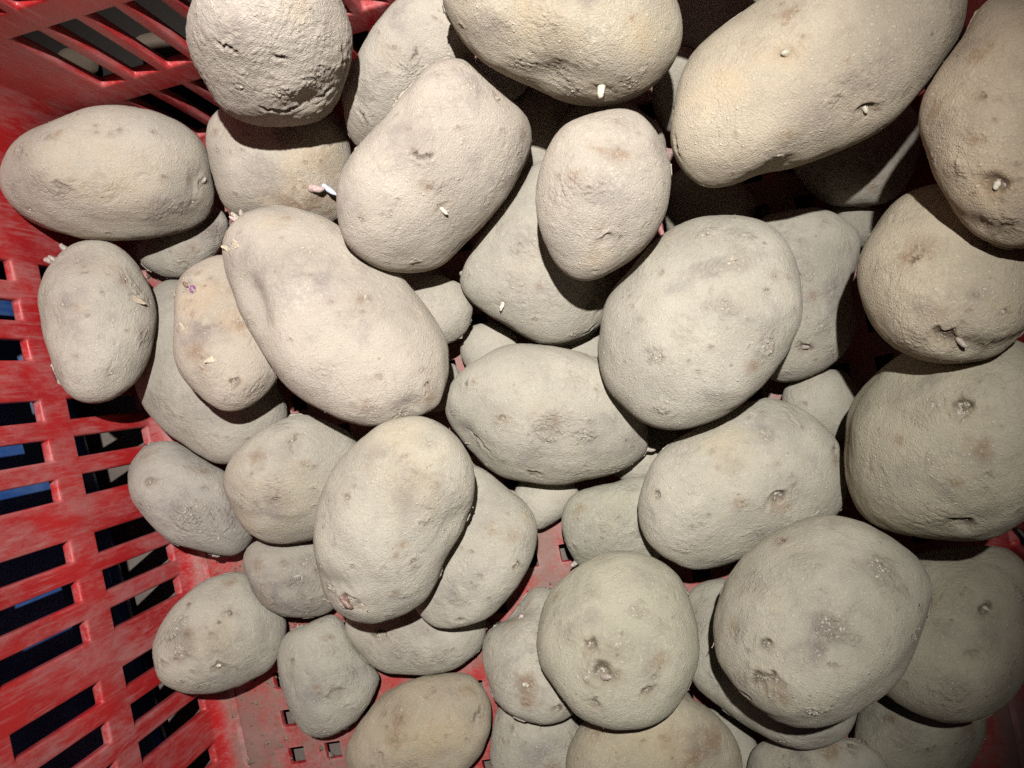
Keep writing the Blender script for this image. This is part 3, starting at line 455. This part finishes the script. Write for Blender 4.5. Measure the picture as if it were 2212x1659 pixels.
def plastic_material(name, base, deep, dusty, soil):
    t = NT(name); tc = t.add('TexCoord'); p = tc.outputs['Object']
    def stretched(v): return t.add('Mapping', {'Vector': p, 'Scale': v}).outputs[0]
    a = t.noise(stretched((75, 75, 26)), 1.0, 6, .68, .4); b = t.noise(stretched((26, 26, 26)), 1.0, 4, .6)
    c = t.noise(stretched((520, 520, 120)), 1.0, 5, .75); g = t.noise(p, 900, 3, .7)
    col = t.mix(t.ramp(b, .3, .7), base, deep)
    d = t.math('ADD', t.math('MULTIPLY', a, .75), t.math('MULTIPLY', c, .4))
    d = t.math('ADD', d, t.math('MULTIPLY', b, .3))
    dust = t.ramp(d, .62, .93)
    col = t.mix(t.math('MULTIPLY', dust, .72), col, dusty)
    geo = t.add('NewGeometry'); nz = t.add('SeparateXYZ', {0: geo.outputs['Normal']}).outputs['Z']
    pz = t.add('SeparateXYZ', {0: p}).outputs['Z']
    lay = t.math('MULTIPLY', t.math('MULTIPLY', t.ramp(nz, .55, 1.0), t.ramp(pz, .012, .004)), t.ramp(t.math('ADD', t.noise(stretched((45, 30, 45)), 1.0, 5, .65), t.math('MULTIPLY', g, .25)), .42, .72))
    col = t.mix(t.math('MULTIPLY', lay, .8), col, soil)
    bev = t.add('Bevel', {'Radius': .0022}, samples=4); ed = t.add('VectorMath', {0: bev.outputs[0], 1: geo.outputs['Normal']}, operation='DOT_PRODUCT').outputs['Value']
    wear = t.math('MULTIPLY', t.ramp(ed, .985, .86), t.ramp(a, .38, .6))
    col = t.mix(t.math('MULTIPLY', wear, .5), col, tuple(min(1, v*1.25+.03) for v in dusty))
    hair = t.ramp(t.noise(stretched((700, 700, 45)), 1.0, 3, .6), .54, .7)
    col = t.mix(t.math('MULTIPLY', hair, .4), col, dusty)
    scr = t.ramp(t.noise(stretched((900, 900, 60)), 1.0, 2, .5), .68, .8)
    col = t.mix(t.math('MULTIPLY', scr, .45), col, base)
    bp = t.add('Bump', {'Height': t.math('ADD', c, t.math('MULTIPLY', g, .5)), 'Strength': .35, 'Distance': .0005})
    ro = t.math('ADD', t.math('MULTIPLY', dust, .4), .33, True)
    return t.surf(t.add('BsdfPrincipled', {'Base Color': col, 'Roughness': ro, 'Specular IOR Level': .4, 'Normal': bp.outputs[0]}))

def ground_material():
    t = NT('dirty_concrete_painted_dark'); p = t.add('TexCoord').outputs['Object']
    n = t.noise(p, 22, 6, .65); g = t.noise(p, 500, 4, .7)
    col = t.mix(t.ramp(n, .35, .7), (.13, .105, .09), (.2, .165, .14))
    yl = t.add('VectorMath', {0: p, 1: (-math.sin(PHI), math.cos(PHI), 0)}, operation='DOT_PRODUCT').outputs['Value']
    col = t.mix(t.ramp(t.math('ADD', yl, t.math('MULTIPLY', n, .05)), .17, .2), col, (.022, .016, .014))  # darkness beyond the top wall painted into the ground colour
    col = t.mix(t.math('MULTIPLY', t.ramp(g, .55, .75), .5), col, (.08, .06, .05))
    bp = t.add('Bump', {'Height': t.math('ADD', n, g), 'Strength': .6, 'Distance': .001})
    return t.surf(t.add('BsdfPrincipled', {'Base Color': col, 'Roughness': .92, 'Normal': bp.outputs[0]}))

M_POT = potato_material()
M_RED = plastic_material('dusty_red_plastic', (.45, .019, .020), (.34, .013, .016), (.42, .185, .178), (.21, .165, .135))
M_BLUE = plastic_material('dusty_blue_plastic', (.022, .085, .30), (.02, .07, .25), (.07, .14, .32), (.2, .2, .22))
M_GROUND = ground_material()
M_SPR = {'cream': sprout_material('cream_sprout', (.44, .40, .31), (.62, .58, .48)), 'mauve': sprout_material('mauve_sprout', (.40, .29, .26), (.55, .42, .40)),
         'pale': sprout_material('pale_blue_sprout_tip', (.50, .52, .66), (.62, .68, .82)), 'purple': sprout_material('purple_bud', (.24, .09, .21), (.42, .24, .38)),
         'crust': sprout_material('dried_soil_crust', (.31, .275, .225), (.47, .43, .36), 1.0),
         'bud': sprout_material('dusty_bud', (.30, .25, .19), (.52, .47, .38)),
         'grey': sprout_material('dusty_sprout', (.30, .25, .21), (.44, .38, .33)), 'brown': sprout_material('brown_sprout', (.16, .09, .07), (.34, .26, .21)),
         'skin': sprout_material('dry_skin', (.44, .36, .26), (.52, .44, .34))}

# ---------------------------------------------------------------- crates
RC = 0.034; TH = 0.005; FIL = 0.012
def profile(o_extra, z):      # inset of the inner face at height z: floor fillet
    if z < FIL: return FIL-math.sqrt(max(0, FIL*FIL-(FIL-z)**2))
    return 0.0
def wall_point(side, u, z, depth, dims):
    xl, xr, yt, yb, rc = dims
    off = profile(0, z)-depth                                   # inward positive
    if side == 'left': return (xl+off, u, z)
    if side == 'right': return (xr-off, u, z)
    if side == 'top': return (u, yt-off, z)
    if side == 'bottom': return (u, yb+off, z)
    cx, cy, a0 = {'tl': (xl+rc, yt-rc, 90), 'tr': (xr-rc, yt-rc, 0), 'bl': (xl+rc, yb+rc, 180), 'br': (xr-rc, yb+rc, 270)}[side]
    a = math.radians(a0+u); r = rc-off
    return (cx+r*math.cos(a), cy+r*math.sin(a), z)
def wall_mesh(name, side, us, zs, empty, dims, mat, parent, th=TH):
    """a moulded panel: grid of cells, the empty ones are slots right through it"""
    nu, nz = len(us)-1, len(zs)-1
    V, idx, Fc = [], {}, []
    def v(i, j, k):
        key = (i, j, k)
        if key not in idx: idx[key] = len(V); V.append(wall_point(side, us[i], zs[j], th*k, dims))
        return idx[key]
    solid = lambda i, j: 0 <= i < nu and 0 <= j < nz and not empty(.5*(us[i]+us[i+1]), .5*(zs[j]+zs[j+1]))
    for i in range(nu):
        for j in range(nz):
            if not solid(i, j): continue
            Fc.append((v(i,j,0), v(i+1,j,0), v(i+1,j+1,0), v(i,j+1,0)))
            Fc.append((v(i,j,1), v(i,j+1,1), v(i+1,j+1,1), v(i+1,j,1)))
            if i > 0 and not solid(i-1, j): Fc.append((v(i,j,0), v(i,j+1,0), v(i,j+1,1), v(i,j,1)))
            if i < nu-1 and not solid(i+1, j): Fc.append((v(i+1,j,0), v(i+1,j,1), v(i+1,j+1,1), v(i+1,j+1,0)))
            if not solid(i, j-1): Fc.append((v(i,j,0), v(i,j,1), v(i+1,j,1), v(i+1,j,0)))
            if not solid(i, j+1): Fc.append((v(i,j+1,0), v(i+1,j+1,0), v(i+1,j+1,1), v(i,j+1,1)))
    o = mesh_obj(name, V, Fc, mat, parent)
    import bmesh
    bm = bmesh.new(); bm.from_mesh(o.data); bmesh.ops.recalc_face_normals(bm, faces=bm.faces)
    eds = [e for e in bm.edges if len(e.link_faces) == 2 and e.calc_face_angle(0) > math.radians(50)]
    bmesh.ops.bevel(bm, geom=eds, offset=.0016, segments=3, affect='EDGES', profile=.6)
    bm.to_mesh(o.data); bm.free()
    o.data.polygons.foreach_set('use_smooth', [True]*len(o.data.polygons))
    try: o.data.set_sharp_from_angle(angle=math.radians(38))
    except Exception: pass
    return o
def slots(centres, w): return [(c-w/2, c+w/2) for c in centres]
def lines(lo, hi, spans, extra=()):
    s = {round(lo, 6), round(hi, 6)}
    for a, b in list(spans)+[(e, e) for e in extra]:
        for x in (a, b):
            if lo < x < hi: s.add(round(x, 6))
    return sorted(s)
FZ = [FIL*(1-math.cos(math.radians(a))) for a in (0, 15, 30, 45, 60, 75, 90)]
def make_crate(name, label, mat, dims, ztop, rows, cols, floor_holes, loc, rz, group=None):
    root = bpy.data.objects.new(name, None); C.objects.link(root); root.location = loc; root.rotation_euler = (0, 0, rz)
    tag(root, label, 'crate', group)
    xl, xr, yt, yb, rc = dims
    for side, nm in (('left', 'side_panel'), ('right', 'side_panel'), ('top', 'end_panel'), ('bottom', 'end_panel')):
        lo, hi = (yb+rc, yt-rc) if side in ('left', 'right') else (xl+rc, xr-rc)
        rw, cl = rows[side], cols[side]
        zs = sorted(set(round(z, 6) for z in FZ) | set(lines(0, ztop, rw)))
        emp = lambda u, z, rw=rw, cl=cl: any(a < z < b for a, b in rw) and any(a < u < b for a, b in cl)
        wall_mesh(nm, side, lines(lo, hi, cl), zs, emp, dims, mat, root)
    for c in ('tl', 'tr', 'bl', 'br'):
        wall_mesh('corner_post', c, [90*k/10 for k in range(11)], sorted(set(round(z, 6) for z in FZ) | {ztop, .07}), lambda u, z: False, dims, mat, root)
    # rim: a lip that turns outwards along the top edge
    ring = [('left', yb+rc), ('left', yt-rc)] + [('tl', 90-9*k) for k in range(1, 10)] + [('top', xl+rc), ('top', xr-rc)] + [('tr', 90-9*k) for k in range(1, 10)] + \
           [('right', yt-rc), ('right', yb+rc)] + [('br', 90-9*k) for k in range(1, 10)] + [('bottom', xr-rc), ('bottom', xl+rc)] + [('bl', 90-9*k) for k in range(1, 10)]
    V, Fc = [], []
    sec = [(.0052, ztop-.016), (.0175, ztop-.016), (.0175, ztop+.003), (.0002, ztop+.003), (.0002, ztop+.0002), (.0145, ztop+.0002), (.0145, ztop-.013), (.0052, ztop-.013)]
    for s, u in ring:
        for dpt, z in sec: V.append(wall_point(s, u, z, dpt, dims))
    n = len(ring); k = len(sec)
    for i in range(n):
        for j in range(k): Fc.append((i*k+j, ((i+1) % n)*k+j, ((i+1) % n)*k+(j+1) % k, i*k+(j+1) % k))
    mesh_obj('rim', V, Fc, mat, root, smooth=False)
    # floor grid
    fx, fy = floor_holes
    x0, x1, y0, y1 = xl+FIL-.004, xr-FIL+.004, yb+FIL-.004, yt-FIL+.004
    gx, gy = lines(x0, x1, fx), lines(y0, y1, fy)
    V, idx, Fc = [], {}, []
    def v(i, j, kk):
        if (i, j, kk) not in idx: idx[(i, j, kk)] = len(V); V.append((gx[i], gy[j], -.0004-.004*kk))
        return idx[(i, j, kk)]
    sol = lambda i, j: 0 <= i < len(gx)-1 and 0 <= j < len(gy)-1 and not (any(a < .5*(gx[i]+gx[i+1]) < b for a, b in fx) and any(a < .5*(gy[j]+gy[j+1]) < b for a, b in fy))
    for i in range(len(gx)-1):
        for j in range(len(gy)-1):
            if not sol(i, j): continue
            Fc += [(v(i,j,0), v(i+1,j,0), v(i+1,j+1,0), v(i,j+1,0)), (v(i,j,1), v(i,j+1,1), v(i+1,j+1,1), v(i+1,j,1))]
            for di, dj, q in ((-1,0,((0,0),(0,1))), (1,0,((1,1),(1,0))), (0,-1,((1,0),(0,0))), (0,1,((0,1),(1,1)))):
                if not sol(i+di, j+dj):
                    (a, b), (c, d) = q
                    Fc.append((v(i+a,j+b,0), v(i+c,j+d,0), v(i+c,j+d,1), v(i+a,j+b,1)))
    f = mesh_obj('floor_grid', V, Fc, mat, root)
    import bmesh
    bm = bmesh.new(); bm.from_mesh(f.data); bmesh.ops.recalc_face_normals(bm, faces=bm.faces)
    bmesh.ops.bevel(bm, geom=[e for e in bm.edges if len(e.link_faces) == 2 and e.calc_face_angle(0) > 1], offset=.0006, segments=2, affect='EDGES', profile=.6)
    bm.to_mesh(f.data); bm.free(); f.data.polygons.foreach_set('use_smooth', [True]*len(f.data.polygons))
    try: f.data.set_sharp_from_angle(angle=math.radians(38))
    except Exception: pass
    return root

GZ = -0.016
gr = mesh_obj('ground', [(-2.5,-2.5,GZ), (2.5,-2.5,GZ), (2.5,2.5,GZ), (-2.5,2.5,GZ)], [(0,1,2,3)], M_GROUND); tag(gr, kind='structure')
yc = []
for g0 in (.0757, .0757-.0624, .0757-2*.0624, .0757-3*.0624, .0757-4*.0624, .0757-5*.0624):
    yc += [g0+.0176, g0, g0-.0176]
yc = [y for y in yc if YB+RC+.01 < y < YT-RC-.012]
xc = []
for g0 in (-.1525, -.1525+.0855, -.1525+2*.0855, -.1525+3*.0855):
    xc += [g0+.0152*k for k in (-2, -1, 0, 1, 2)]
xc = [x for x in xc if XL+RC+.008 < x < XR-RC-.008]
ROWS = [(.0098, .0632), (.0795, .128), (.143, .178)]
ROWT = [(.0098, .066), (.083, .131), (.146, .178)]
fx = slots([-.2105+.0205*k for k in range(17)], .0088); fy = slots([-.1483+.0203*k for k in range(-11, 14)], .0088)
dims = (XL, XR, YT, YB, RC)
red = make_crate('plastic_crate', 'dusty red slatted plastic crate holding the heap of potatoes', M_RED, dims, .205,
    {'left': ROWS, 'right': ROWS, 'top': ROWT, 'bottom': ROWT}, {'left': slots(yc, .0092), 'right': slots(yc, .0092), 'top': slots(xc, .0104), 'bottom': slots(xc, .0104)},
    (fx, fy), (0, 0, 0), PHI)
BG = 0.036
bdims = (XL-TH-BG-TH-.30, XL-TH-BG, YT+.02, YB+.01, RC)
blue = make_crate('plastic_crate', 'blue plastic crate behind the left slats of the red crate', M_BLUE, bdims, .17,
    {'left': [], 'right': [(.012,.05)], 'top': [], 'bottom': []}, {'left': [], 'right': slots([-.36+.03*k for k in range(16)], .02), 'top': [], 'bottom': []},
    ([], []), (0, 0, 0), PHI+.065)
R2 = np.array([[math.cos(PHI), -math.sin(PHI)], [math.sin(PHI), math.cos(PHI)]])

# ---------------------------------------------------------------- potatoes
def waves(p, lam, n, seed):
    r = np.random.RandomState(seed); o = np.zeros(len(p))
    for _ in range(n):
        k = r.normal(size=3); k *= 2*np.pi/(lam*r.uniform(.7, 1.4)*np.linalg.norm(k)); o += np.sin(p@k+r.uniform(0, 6.28))
    return o/math.sqrt(n)
GROUP = 'potatoes heaped in the red crate'
def make_potato(key, seed, label, res=1.0):
    rho, ta, tb, T = DEPTH[key]
    n = int(250*res); nf = int(100*res); nb = 20
    ol = smooth_closed(OUT[key], n)
    c2 = ol.mean(0); nr = ray(*c2); Cw = CAM+nr*rho
    ex = RW@np.array([1.0, 0, 0]); ex = ex-nr*ex.dot(nr); ex /= np.linalg.norm(ex); ey = np.cross(ex, nr); ey = -ey if (RW.T@ey)[1] > 0 else ey   # ey points down the picture
    r = ray(ol[:,0], ol[:,1]); pt = CAM+r*(rho/(r@(nr-ta*ex-tb*ey)))[:,None]-Cw
    loc = np.stack([pt@ex, pt@ey], 1)
    c, q = inflate(loc)
    cen = loc.mean(0)
    ph = np.sin(np.linspace(0, np.pi/2, nf+1)[1:]); phb = np.sin(np.linspace(0, np.pi/2, nb+1)[1:-1])
    rings = [cen+(loc-cen)*s for s in ph]; ringsb = [cen+(loc-cen)*s for s in phb[::-1]]
    F2 = np.concatenate([cen[None]]+rings); B2 = np.concatenate(ringsb+[cen[None]])
    hf = T*q(F2[:,0], F2[:,1]); hf[-n:] = 0
    hb = -T*q(B2[:,0], B2[:,1])
    xy = np.concatenate([F2, B2]); h = np.concatenate([hf, hb])
    dep = ta*xy[:,0]+tb*xy[:,1]-h                                # along the sight line, away from the lens
    co = xy[:,:1]*ex+xy[:,1:]*ey+dep[:,None]*nr
    k = np.arange(n); k1 = (k+1) % n
    tris = [np.stack([np.zeros(n, int), 1+k1, 1+k], 1)]
    st = [1+i*n for i in range(nf)]+[1+nf*n+i*n for i in range(nb-1)]
    quads = np.concatenate([np.stack([a+k, a+k1, b+k1, b+k], 1) for a, b in zip(st[:-1], st[1:])])
    last = len(co)-1; tris.append(np.stack([st[-1]+k, st[-1]+k1, np.full(n, last)], 1)); tris = np.concatenate(tris)
    me = fast_mesh('potato', co, quads, tris, M_POT)
    nv = len(co); nrm = np.zeros(nv*3, np.float32); me.vertex_normals.foreach_get('vector', nrm); nrm = nrm.reshape(-1, 3).astype(float)
    if (nrm[0]@nr) > 0: me.flip_normals(); nrm = -nrm
    size = math.sqrt(np.abs(loc).max()*T)
    edge = np.concatenate([np.zeros(0)])
    d = .00062*waves(co, .032, 7, seed)+.00013*waves(co, .012, 9, seed+1)+.00003*waves(co, .005, 12, seed+2)+.00003*waves(co, .0026, 14, seed+3)
    if key == 'wrinkled': d += .00012*np.abs(waves(co, .007, 9, seed+5))+.00014*np.abs(waves(co, .003, 12, seed+6))
    px, py = project(Cw+co); front = (nrm@nr) < .12
    at = {a: np.zeros(nv) for a in ('dark', 'brown', 'clean', 'grey', 'white', 'rough')}
    mm = rho/F
    def hit(x, y):
        e = (px-x)**2+(py-y)**2+np.where(front, 0, 1e9); return int(e.argmin())
    buds = []; scabs = []; rs = np.random.RandomState(seed+9)
    extra = []
    if res == 1:
        r2 = np.random.RandomState(seed+77); cpx = ol.mean(0)
        for kd, cnt in (('d', 8), ('j', 9), ('g', 3), ('s', 4), ('o', 2)):
            for _ in range(cnt):
                s_ = math.sqrt(r2.rand())*.93; b_ = cpx+(ol[r2.randint(n)]-cpx)*s_; an = r2.uniform(0, 6.3); ln_ = r2.uniform(12, 30)
                if kd == 'j': extra.append((b_[0], b_[1], 'j', b_[0]+ln_*math.cos(an), b_[1]+ln_*math.sin(an)))
                else: extra.append((b_[0], b_[1], kd, {'d': r2.uniform(3.5, 6.5), 'g': r2.uniform(18, 42), 's': r2.uniform(10, 26), 'o': r2.uniform(6, 14)}[kd]))
    for mk in MARKS.get(key, [])+extra:
        x, y, kd = mk[:3]; i = hit(x, y)
        if kd in 'kjfv':
            a = co[i]; b = co[hit(mk[3], mk[4])]; ab = b-a; L = ab@ab+1e-12
            tt = np.clip((co-a)@ab/L, 0, 1); ws = min(1, math.sqrt(L)/.012)
            side = np.cross(ab/math.sqrt(L), nrm[i])
            wob = ws*(.3 if kd in 'fv' else 1.0)*(.0012*np.sin(tt*9+seed)*np.sin(np.pi*tt)+.0006*np.sin(tt*23+seed))
            dd = np.linalg.norm(co-(a+tt[:,None]*ab+wob[:,None]*side), axis=1); wd = {'k': .0009, 'j': .0007, 'f': .0036, 'v': .0062}[kd]; amp = {'k': 1.0, 'j': .3, 'f': 1.35, 'v': 2.0}[kd]; dkm = {'k': .9, 'j': .12, 'f': .4, 'v': 0}[kd]
            g = np.exp(-(dd/wd)**2)*(.35+.65*np.sin(np.pi*np.clip(tt, .02, .98)))
            d -= .0011*amp*g; d += .0003*min(amp, 1)*np.exp(-((dd-wd*1.8)/(wd*1.2))**2)*np.sin(np.pi*np.clip(tt, .02, .98)); at['dark'] += dkm*g*(g > .2); at['rough'] += (.4 if kd == 'k' else .12)*np.exp(-(dd/.0035)**2)
            continue
        R = mk[3]*mm; e = co-co[i]
        asp = rs.uniform(1.0, 1.7); ang = rs.uniform(-.6, .6); ax = math.cos(ang)*ex+math.sin(ang)*ey
        al = e@ax; dd = np.sqrt(np.maximum((e*e).sum(1)-al*al, 0)+(al/asp)**2)
        wv = 1+.22*waves(co, R*1.3, 5, seed+i % 97)
        g = np.exp(-(dd*wv/R)**2); gi = np.exp(-(dd*wv/(R*.5))**2); rim = np.exp(-((dd*wv-R*1.15)/(R*.45))**2)
        if kd in 'uh':
            d += (.05 if kd == 'u' else -.06)*R*g
        elif kd in 'dD':
            dp = .34 if kd == 'd' else .52
            sd = ey*math.cos(rs.uniform(-.7, .7))+ex*math.sin(rs.uniform(-.9, .9)); cs = np.clip(.5-.9*(e@sd)/(np.sqrt((e*e).sum(1))+1e-6), 0, 1)
            if kd == 'D': scabs.append((i, R*.6, 6))
            brow = cs*np.exp(-((dd*wv-R*.95)/(R*.32))**2); cr = cs*np.exp(-((dd*wv-R*.52)/(R*.17))**2)
            d -= dp*R*g*.7; d += (.10*R*rim*.4+.17*R*brow-.13*R*cr); at['dark'] += (.4 if kd == 'd' else .8)*cr; at['dark'] += (.3 if kd == 'd' else .55)*gi; at['brown'] += (.25 if kd == 'd' else .5)*g; at['rough'] += .6*g
        elif kd in 'bB':
            d -= .28*R*g; d += .06*R*rim; at['brown'] += .35*g; at['dark'] += .35*gi; at['rough'] += .5*g; buds.append((i, R*(.27 if kd == 'b' else .42)))
        elif kd in 'sS':
            sc = np.exp(-(dd*wv/R)**4); rough = np.abs(waves(co, .0022, 12, seed+i % 89))
            d += (.00026 if kd == 's' else .0007)*(rough-.6)*sc; at['rough'] += (.6 if kd == 's' else 1.0)*sc
            if mk not in extra: scabs.append((i, R*(1.0 if kd == 'S' else .8), 20 if kd == 'S' else 7))
            if kd == 'S': at['dark'] += .16*sc*np.clip(.9-rough, 0, 1); at['grey'] += .08*g; at['white'] += .8*sc*np.clip(rough-.8, 0, 1)
        else:
            if kd == 'Y': at['clean'] += 1.3*g; at['brown'] += .38*g; continue
            ch = {'y': 'clean', 'g': 'grey', 'o': 'brown', 'w': 'white'}[kd]; at[ch] += (.9 if kd != 'g' else .55)*g
    co = co+nrm*d[:,None]
    me.vertices.foreach_set('co', co.astype(np.float32).ravel()); me.update()
    for a, val in at.items():
        la = me.attributes.new(a, 'FLOAT', 'POINT'); la.data.foreach_set('value', np.clip(val, 0, 1).astype(np.float32))
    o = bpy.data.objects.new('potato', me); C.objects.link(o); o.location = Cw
    gx_ = min(1, max(0, (c2[0]/2212+c2[1]/1659)/2)); ti = np.array(TINT.get(key, (1, 1, 1)))*np.array((1.025-.06*gx_, 1.0, 1.005-.055*gx_))*rs.uniform(.96, 1.04); o.color = tuple(ti)+(1,)  # tint drifts with picture position: lamp's warm-to-olive falloff put into skin colour
    tag(o, label, 'potato', None if key.startswith('out') else GROUP)
    for i, R in buds:
        nub(o, co[i], nrm[i], rs, R)
    for i, R, n_ in scabs: lumps('scab', o, co, nrm, np.flatnonzero((((co-co[i])**2).sum(1) < (R*.85)**2) & front), n_, .00022, .00062 if R > .002 else .0004, rs)
    if not key.startswith(('buried', 'out')):
        w = np.flatnonzero(front & ((co-0)@ey > -.6*np.abs(loc).max())); sp = lumps('soil_grit', o, co, nrm, w, 110 if res == 1 else 20, .00014, .00034, rs); sp['kind'] = 'stuff'
    return o, co, nrm, hit, mm, ex, ey, nr
def lumps(name, o, co, nrm, idx, n_, r0, r1, rs):
    V, Fc = [], []
    for i in rs.choice(idx, min(n_, len(idx)), replace=False) if len(idx) else []:
        r = r0+(r1-r0)*rs.rand()**1.8; N = nrm[i]; t = rs.normal(size=3); t -= N*t.dot(N); t /= np.linalg.norm(t); u = np.cross(N, t); b0 = len(V); st = rs.uniform(1, 1.9)
        for k in range(6):
            an = k*math.pi/3; V.append(co[i]+r*(math.cos(an)*t*st+math.sin(an)*u)*rs.uniform(.7, 1.25)-N*r*.15)
        for k in range(3):
            an = k*2.1+.4; V.append(co[i]+r*.5*(math.cos(an)*t*st+math.sin(an)*u)+N*r*rs.uniform(.35, .75))
        Fc += [(b0,b0+1,b0+6), (b0+1,b0+2,b0+6), (b0+2,b0+7,b0+6), (b0+2,b0+3,b0+7), (b0+3,b0+4,b0+7), (b0+4,b0+8,b0+7), (b0+4,b0+5,b0+8), (b0+5,b0,b0+8), (b0,b0+6,b0+8), (b0+6,b0+7,b0+8)]
    return mesh_obj(name, V, Fc, M_SPR['crust'], o)
def tube(name, path, radii, mat, parent, rs, seg=9):
    V, Fc = [], []
    path = [np.asarray(p) for p in path]
    for i, p in enumerate(path):
        t = path[min(i+1, len(path)-1)]-path[max(i-1, 0)]; t = t/(np.linalg.norm(t)+1e-9)
        a = np.cross(t, (.31, .87, .37)); a /= np.linalg.norm(a); b = np.cross(t, a)
        for s in range(seg):
            u = 2*math.pi*s/seg; rr = radii[i]*rs.uniform(.82, 1.18); V.append(p+rr*(math.cos(u)*a+math.sin(u)*b))
    for i in range(len(path)-1):
        for s in range(seg): Fc.append((i*seg+s, i*seg+(s+1) % seg, (i+1)*seg+(s+1) % seg, (i+1)*seg+s))
    Fc.append(tuple(range(seg))[::-1]); Fc.append(tuple((len(path)-1)*seg+s for s in range(seg)))
    return mesh_obj(name, V, Fc, mat, parent)
def nub(o, p, nm, rs, R):
    """a few stubby lobes pushing out of an eye"""
    V, Fc = [], []
    for q in range(rs.randint(2, 5)):
        t = rs.normal(size=3); t -= nm*t.dot(nm); t /= np.linalg.norm(t)
        ax = nm*rs.uniform(.5, 1.0)+t*rs.uniform(.3, .9); ax /= np.linalg.norm(ax)
        r0 = R*(rs.uniform(.7, .9) if q == 0 else rs.uniform(.35, .6)); c0 = p+(t*R*.55 if q else 0)-nm*R*.35
        L = r0*rs.uniform(1.3, 2.1); u = np.cross(ax, (.3, .8, .45)); u /= np.linalg.norm(u); w = np.cross(ax, u); b0 = len(V); sg = 9
        prof = [(0, .8), (.25, 1.0), (.5, .95), (.72, .72), (.9, .42), (1, .1)]
        for s, rr in prof:
            for k in range(sg):
                an = 2*math.pi*k/sg; rad = r0*rr*rs.uniform(.85, 1.15)
                V.append(c0+ax*L*s+t*r0*.3*s*s+rad*(math.cos(an)*u+math.sin(an)*w))
        for i in range(len(prof)-1):
            for k in range(sg): Fc.append((b0+i*sg+k, b0+i*sg+(k+1) % sg, b0+(i+1)*sg+(k+1) % sg, b0+(i+1)*sg+k))
        Fc.append(tuple(b0+(len(prof)-1)*sg+k for k in range(sg)))
    return mesh_obj('sprout', V, Fc, M_SPR['cream' if rs.rand() < .45 else 'bud'], o)

BUILT = {}
SMALL = {'gap_right', 'gap_slot', 'gap_kidney', 'gap_top', 'out_a', 'out_b', 'gap_tip', 'gap_hole', 'buried_g', 'gap_side', 'buried_f', 'gap_top', 'gap_mid', 'gap_low', 'deep_a', 'deep_b', 'deep_c', 'deep_d', 'deep_e', 'deep_f', 'deep_g', 'deep_h', 'buried_a', 'buried_b', 'buried_c', 'buried_d', 'buried_e'}
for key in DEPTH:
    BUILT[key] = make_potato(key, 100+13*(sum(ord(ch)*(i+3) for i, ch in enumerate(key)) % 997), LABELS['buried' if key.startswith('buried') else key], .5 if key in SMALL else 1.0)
rs = np.random.RandomState(3)
for key, x, y, x2, y2, rad, colr in SPROUTS:
    o, co, nrm, hit, mm, ex, ey, nr = BUILT[key]
    i, j = hit(x, y), hit(x2, y2); R = rad*mm; a = co[i]; n1 = nrm[i]
    d2 = (ex*(x2-x)+ey*(y2-y))*mm
    path = [a-n1*R*.6+d2*s*.85+n1*(R*1.7*math.sin(min(1, s*1.25)*1.5)) for s in np.linspace(0, 1, 9)]
    tube('sprout', path, [R*v for v in (.8, .95, .9, .86, .8, .74, .62, .42, .1)], M_SPR[colr], o, rs, 11)
for key, x, y, ln, ang in FLAKES:
    o, co, nrm, hit, mm, ex, ey, nr = BUILT[key]
    i = hit(x, y); a = co[i]; n1 = nrm[i]; L = ln*mm
    u = math.cos(math.radians(ang))*ex+math.sin(math.radians(ang))*ey; u = u-n1*u.dot(n1); u /= np.linalg.norm(u); w = np.cross(n1, u)
    V, Fc = [], []
    for k in (0, 1):
        for p_ in range(5):
            s = p_/4
            for q_ in range(4):
                e = (q_/3-.5)*L*(.75-.45*s)*rs.uniform(.75, 1.2)
                V.append(a+u*L*(s-.15)*rs.uniform(.92, 1.08)+w*e+n1*(L*.5*s*s+.0001+.00022*k+rs.uniform(-.04, .04)*L*s))
    for p_ in range(4):
        for q_ in range(3):
            b0 = p_*4+q_; Fc += [(b0, b0+1, b0+5, b0+4), (20+b0, 20+b0+4, 20+b0+5, 20+b0+1)]
    for p_ in range(4): Fc += [(p_*4, p_*4+4, 24+p_*4, 20+p_*4), (p_*4+3, 23+p_*4, 27+p_*4, p_*4+7)]
    for q_ in range(3): Fc += [(q_, 20+q_, 21+q_, q_+1), (16+q_, 17+q_, 37+q_, 36+q_)]
    mesh_obj('skin_flake', V, Fc, M_SPR['skin'], o, smooth=False)

# loose soil on the crate floor
V, Fc = [], []; rs = np.random.RandomState(21)
for k in range(1100):
    u = XL+.006+abs(rs.normal())*.035 if rs.rand() < .6 else rs.uniform(XL+.01, XR-.01); v_ = rs.uniform(-.26, .13)
    if u > XR-.01: continue
    z = FIL-math.sqrt(max(0, FIL*FIL-max(0, FIL-(u-XL))**2)); x, y = R2@np.array([u, v_]); r = rs.uniform(.0002, .0011)*(1 if rs.rand() < .9 else 2.2); b0 = len(V)
    for dx, dy, dz in ((1,0,.2), (-.4,.9,.1), (-.6,-.8,.15), (.1,.1,1.3), (0,0,-.6)): V.append((x+r*dx*rs.uniform(.6,1.3), y+r*dy*rs.uniform(.6,1.3), z+r*(.3+dz*rs.uniform(.6,1.2))))
    Fc += [(b0,b0+1,b0+3), (b0+1,b0+2,b0+3), (b0+2,b0,b0+3), (b0+1,b0,b0+4), (b0+2,b0+1,b0+4), (b0,b0+2,b0+4)]
cr = mesh_obj('soil_crumbs', V, Fc, sprout_material('soil', (.13, .10, .075), (.30, .25, .19)), None, smooth=False)
tag(cr, 'grey-brown crumbs of dry soil scattered on the red crate floor', 'soil', None, 'stuff')
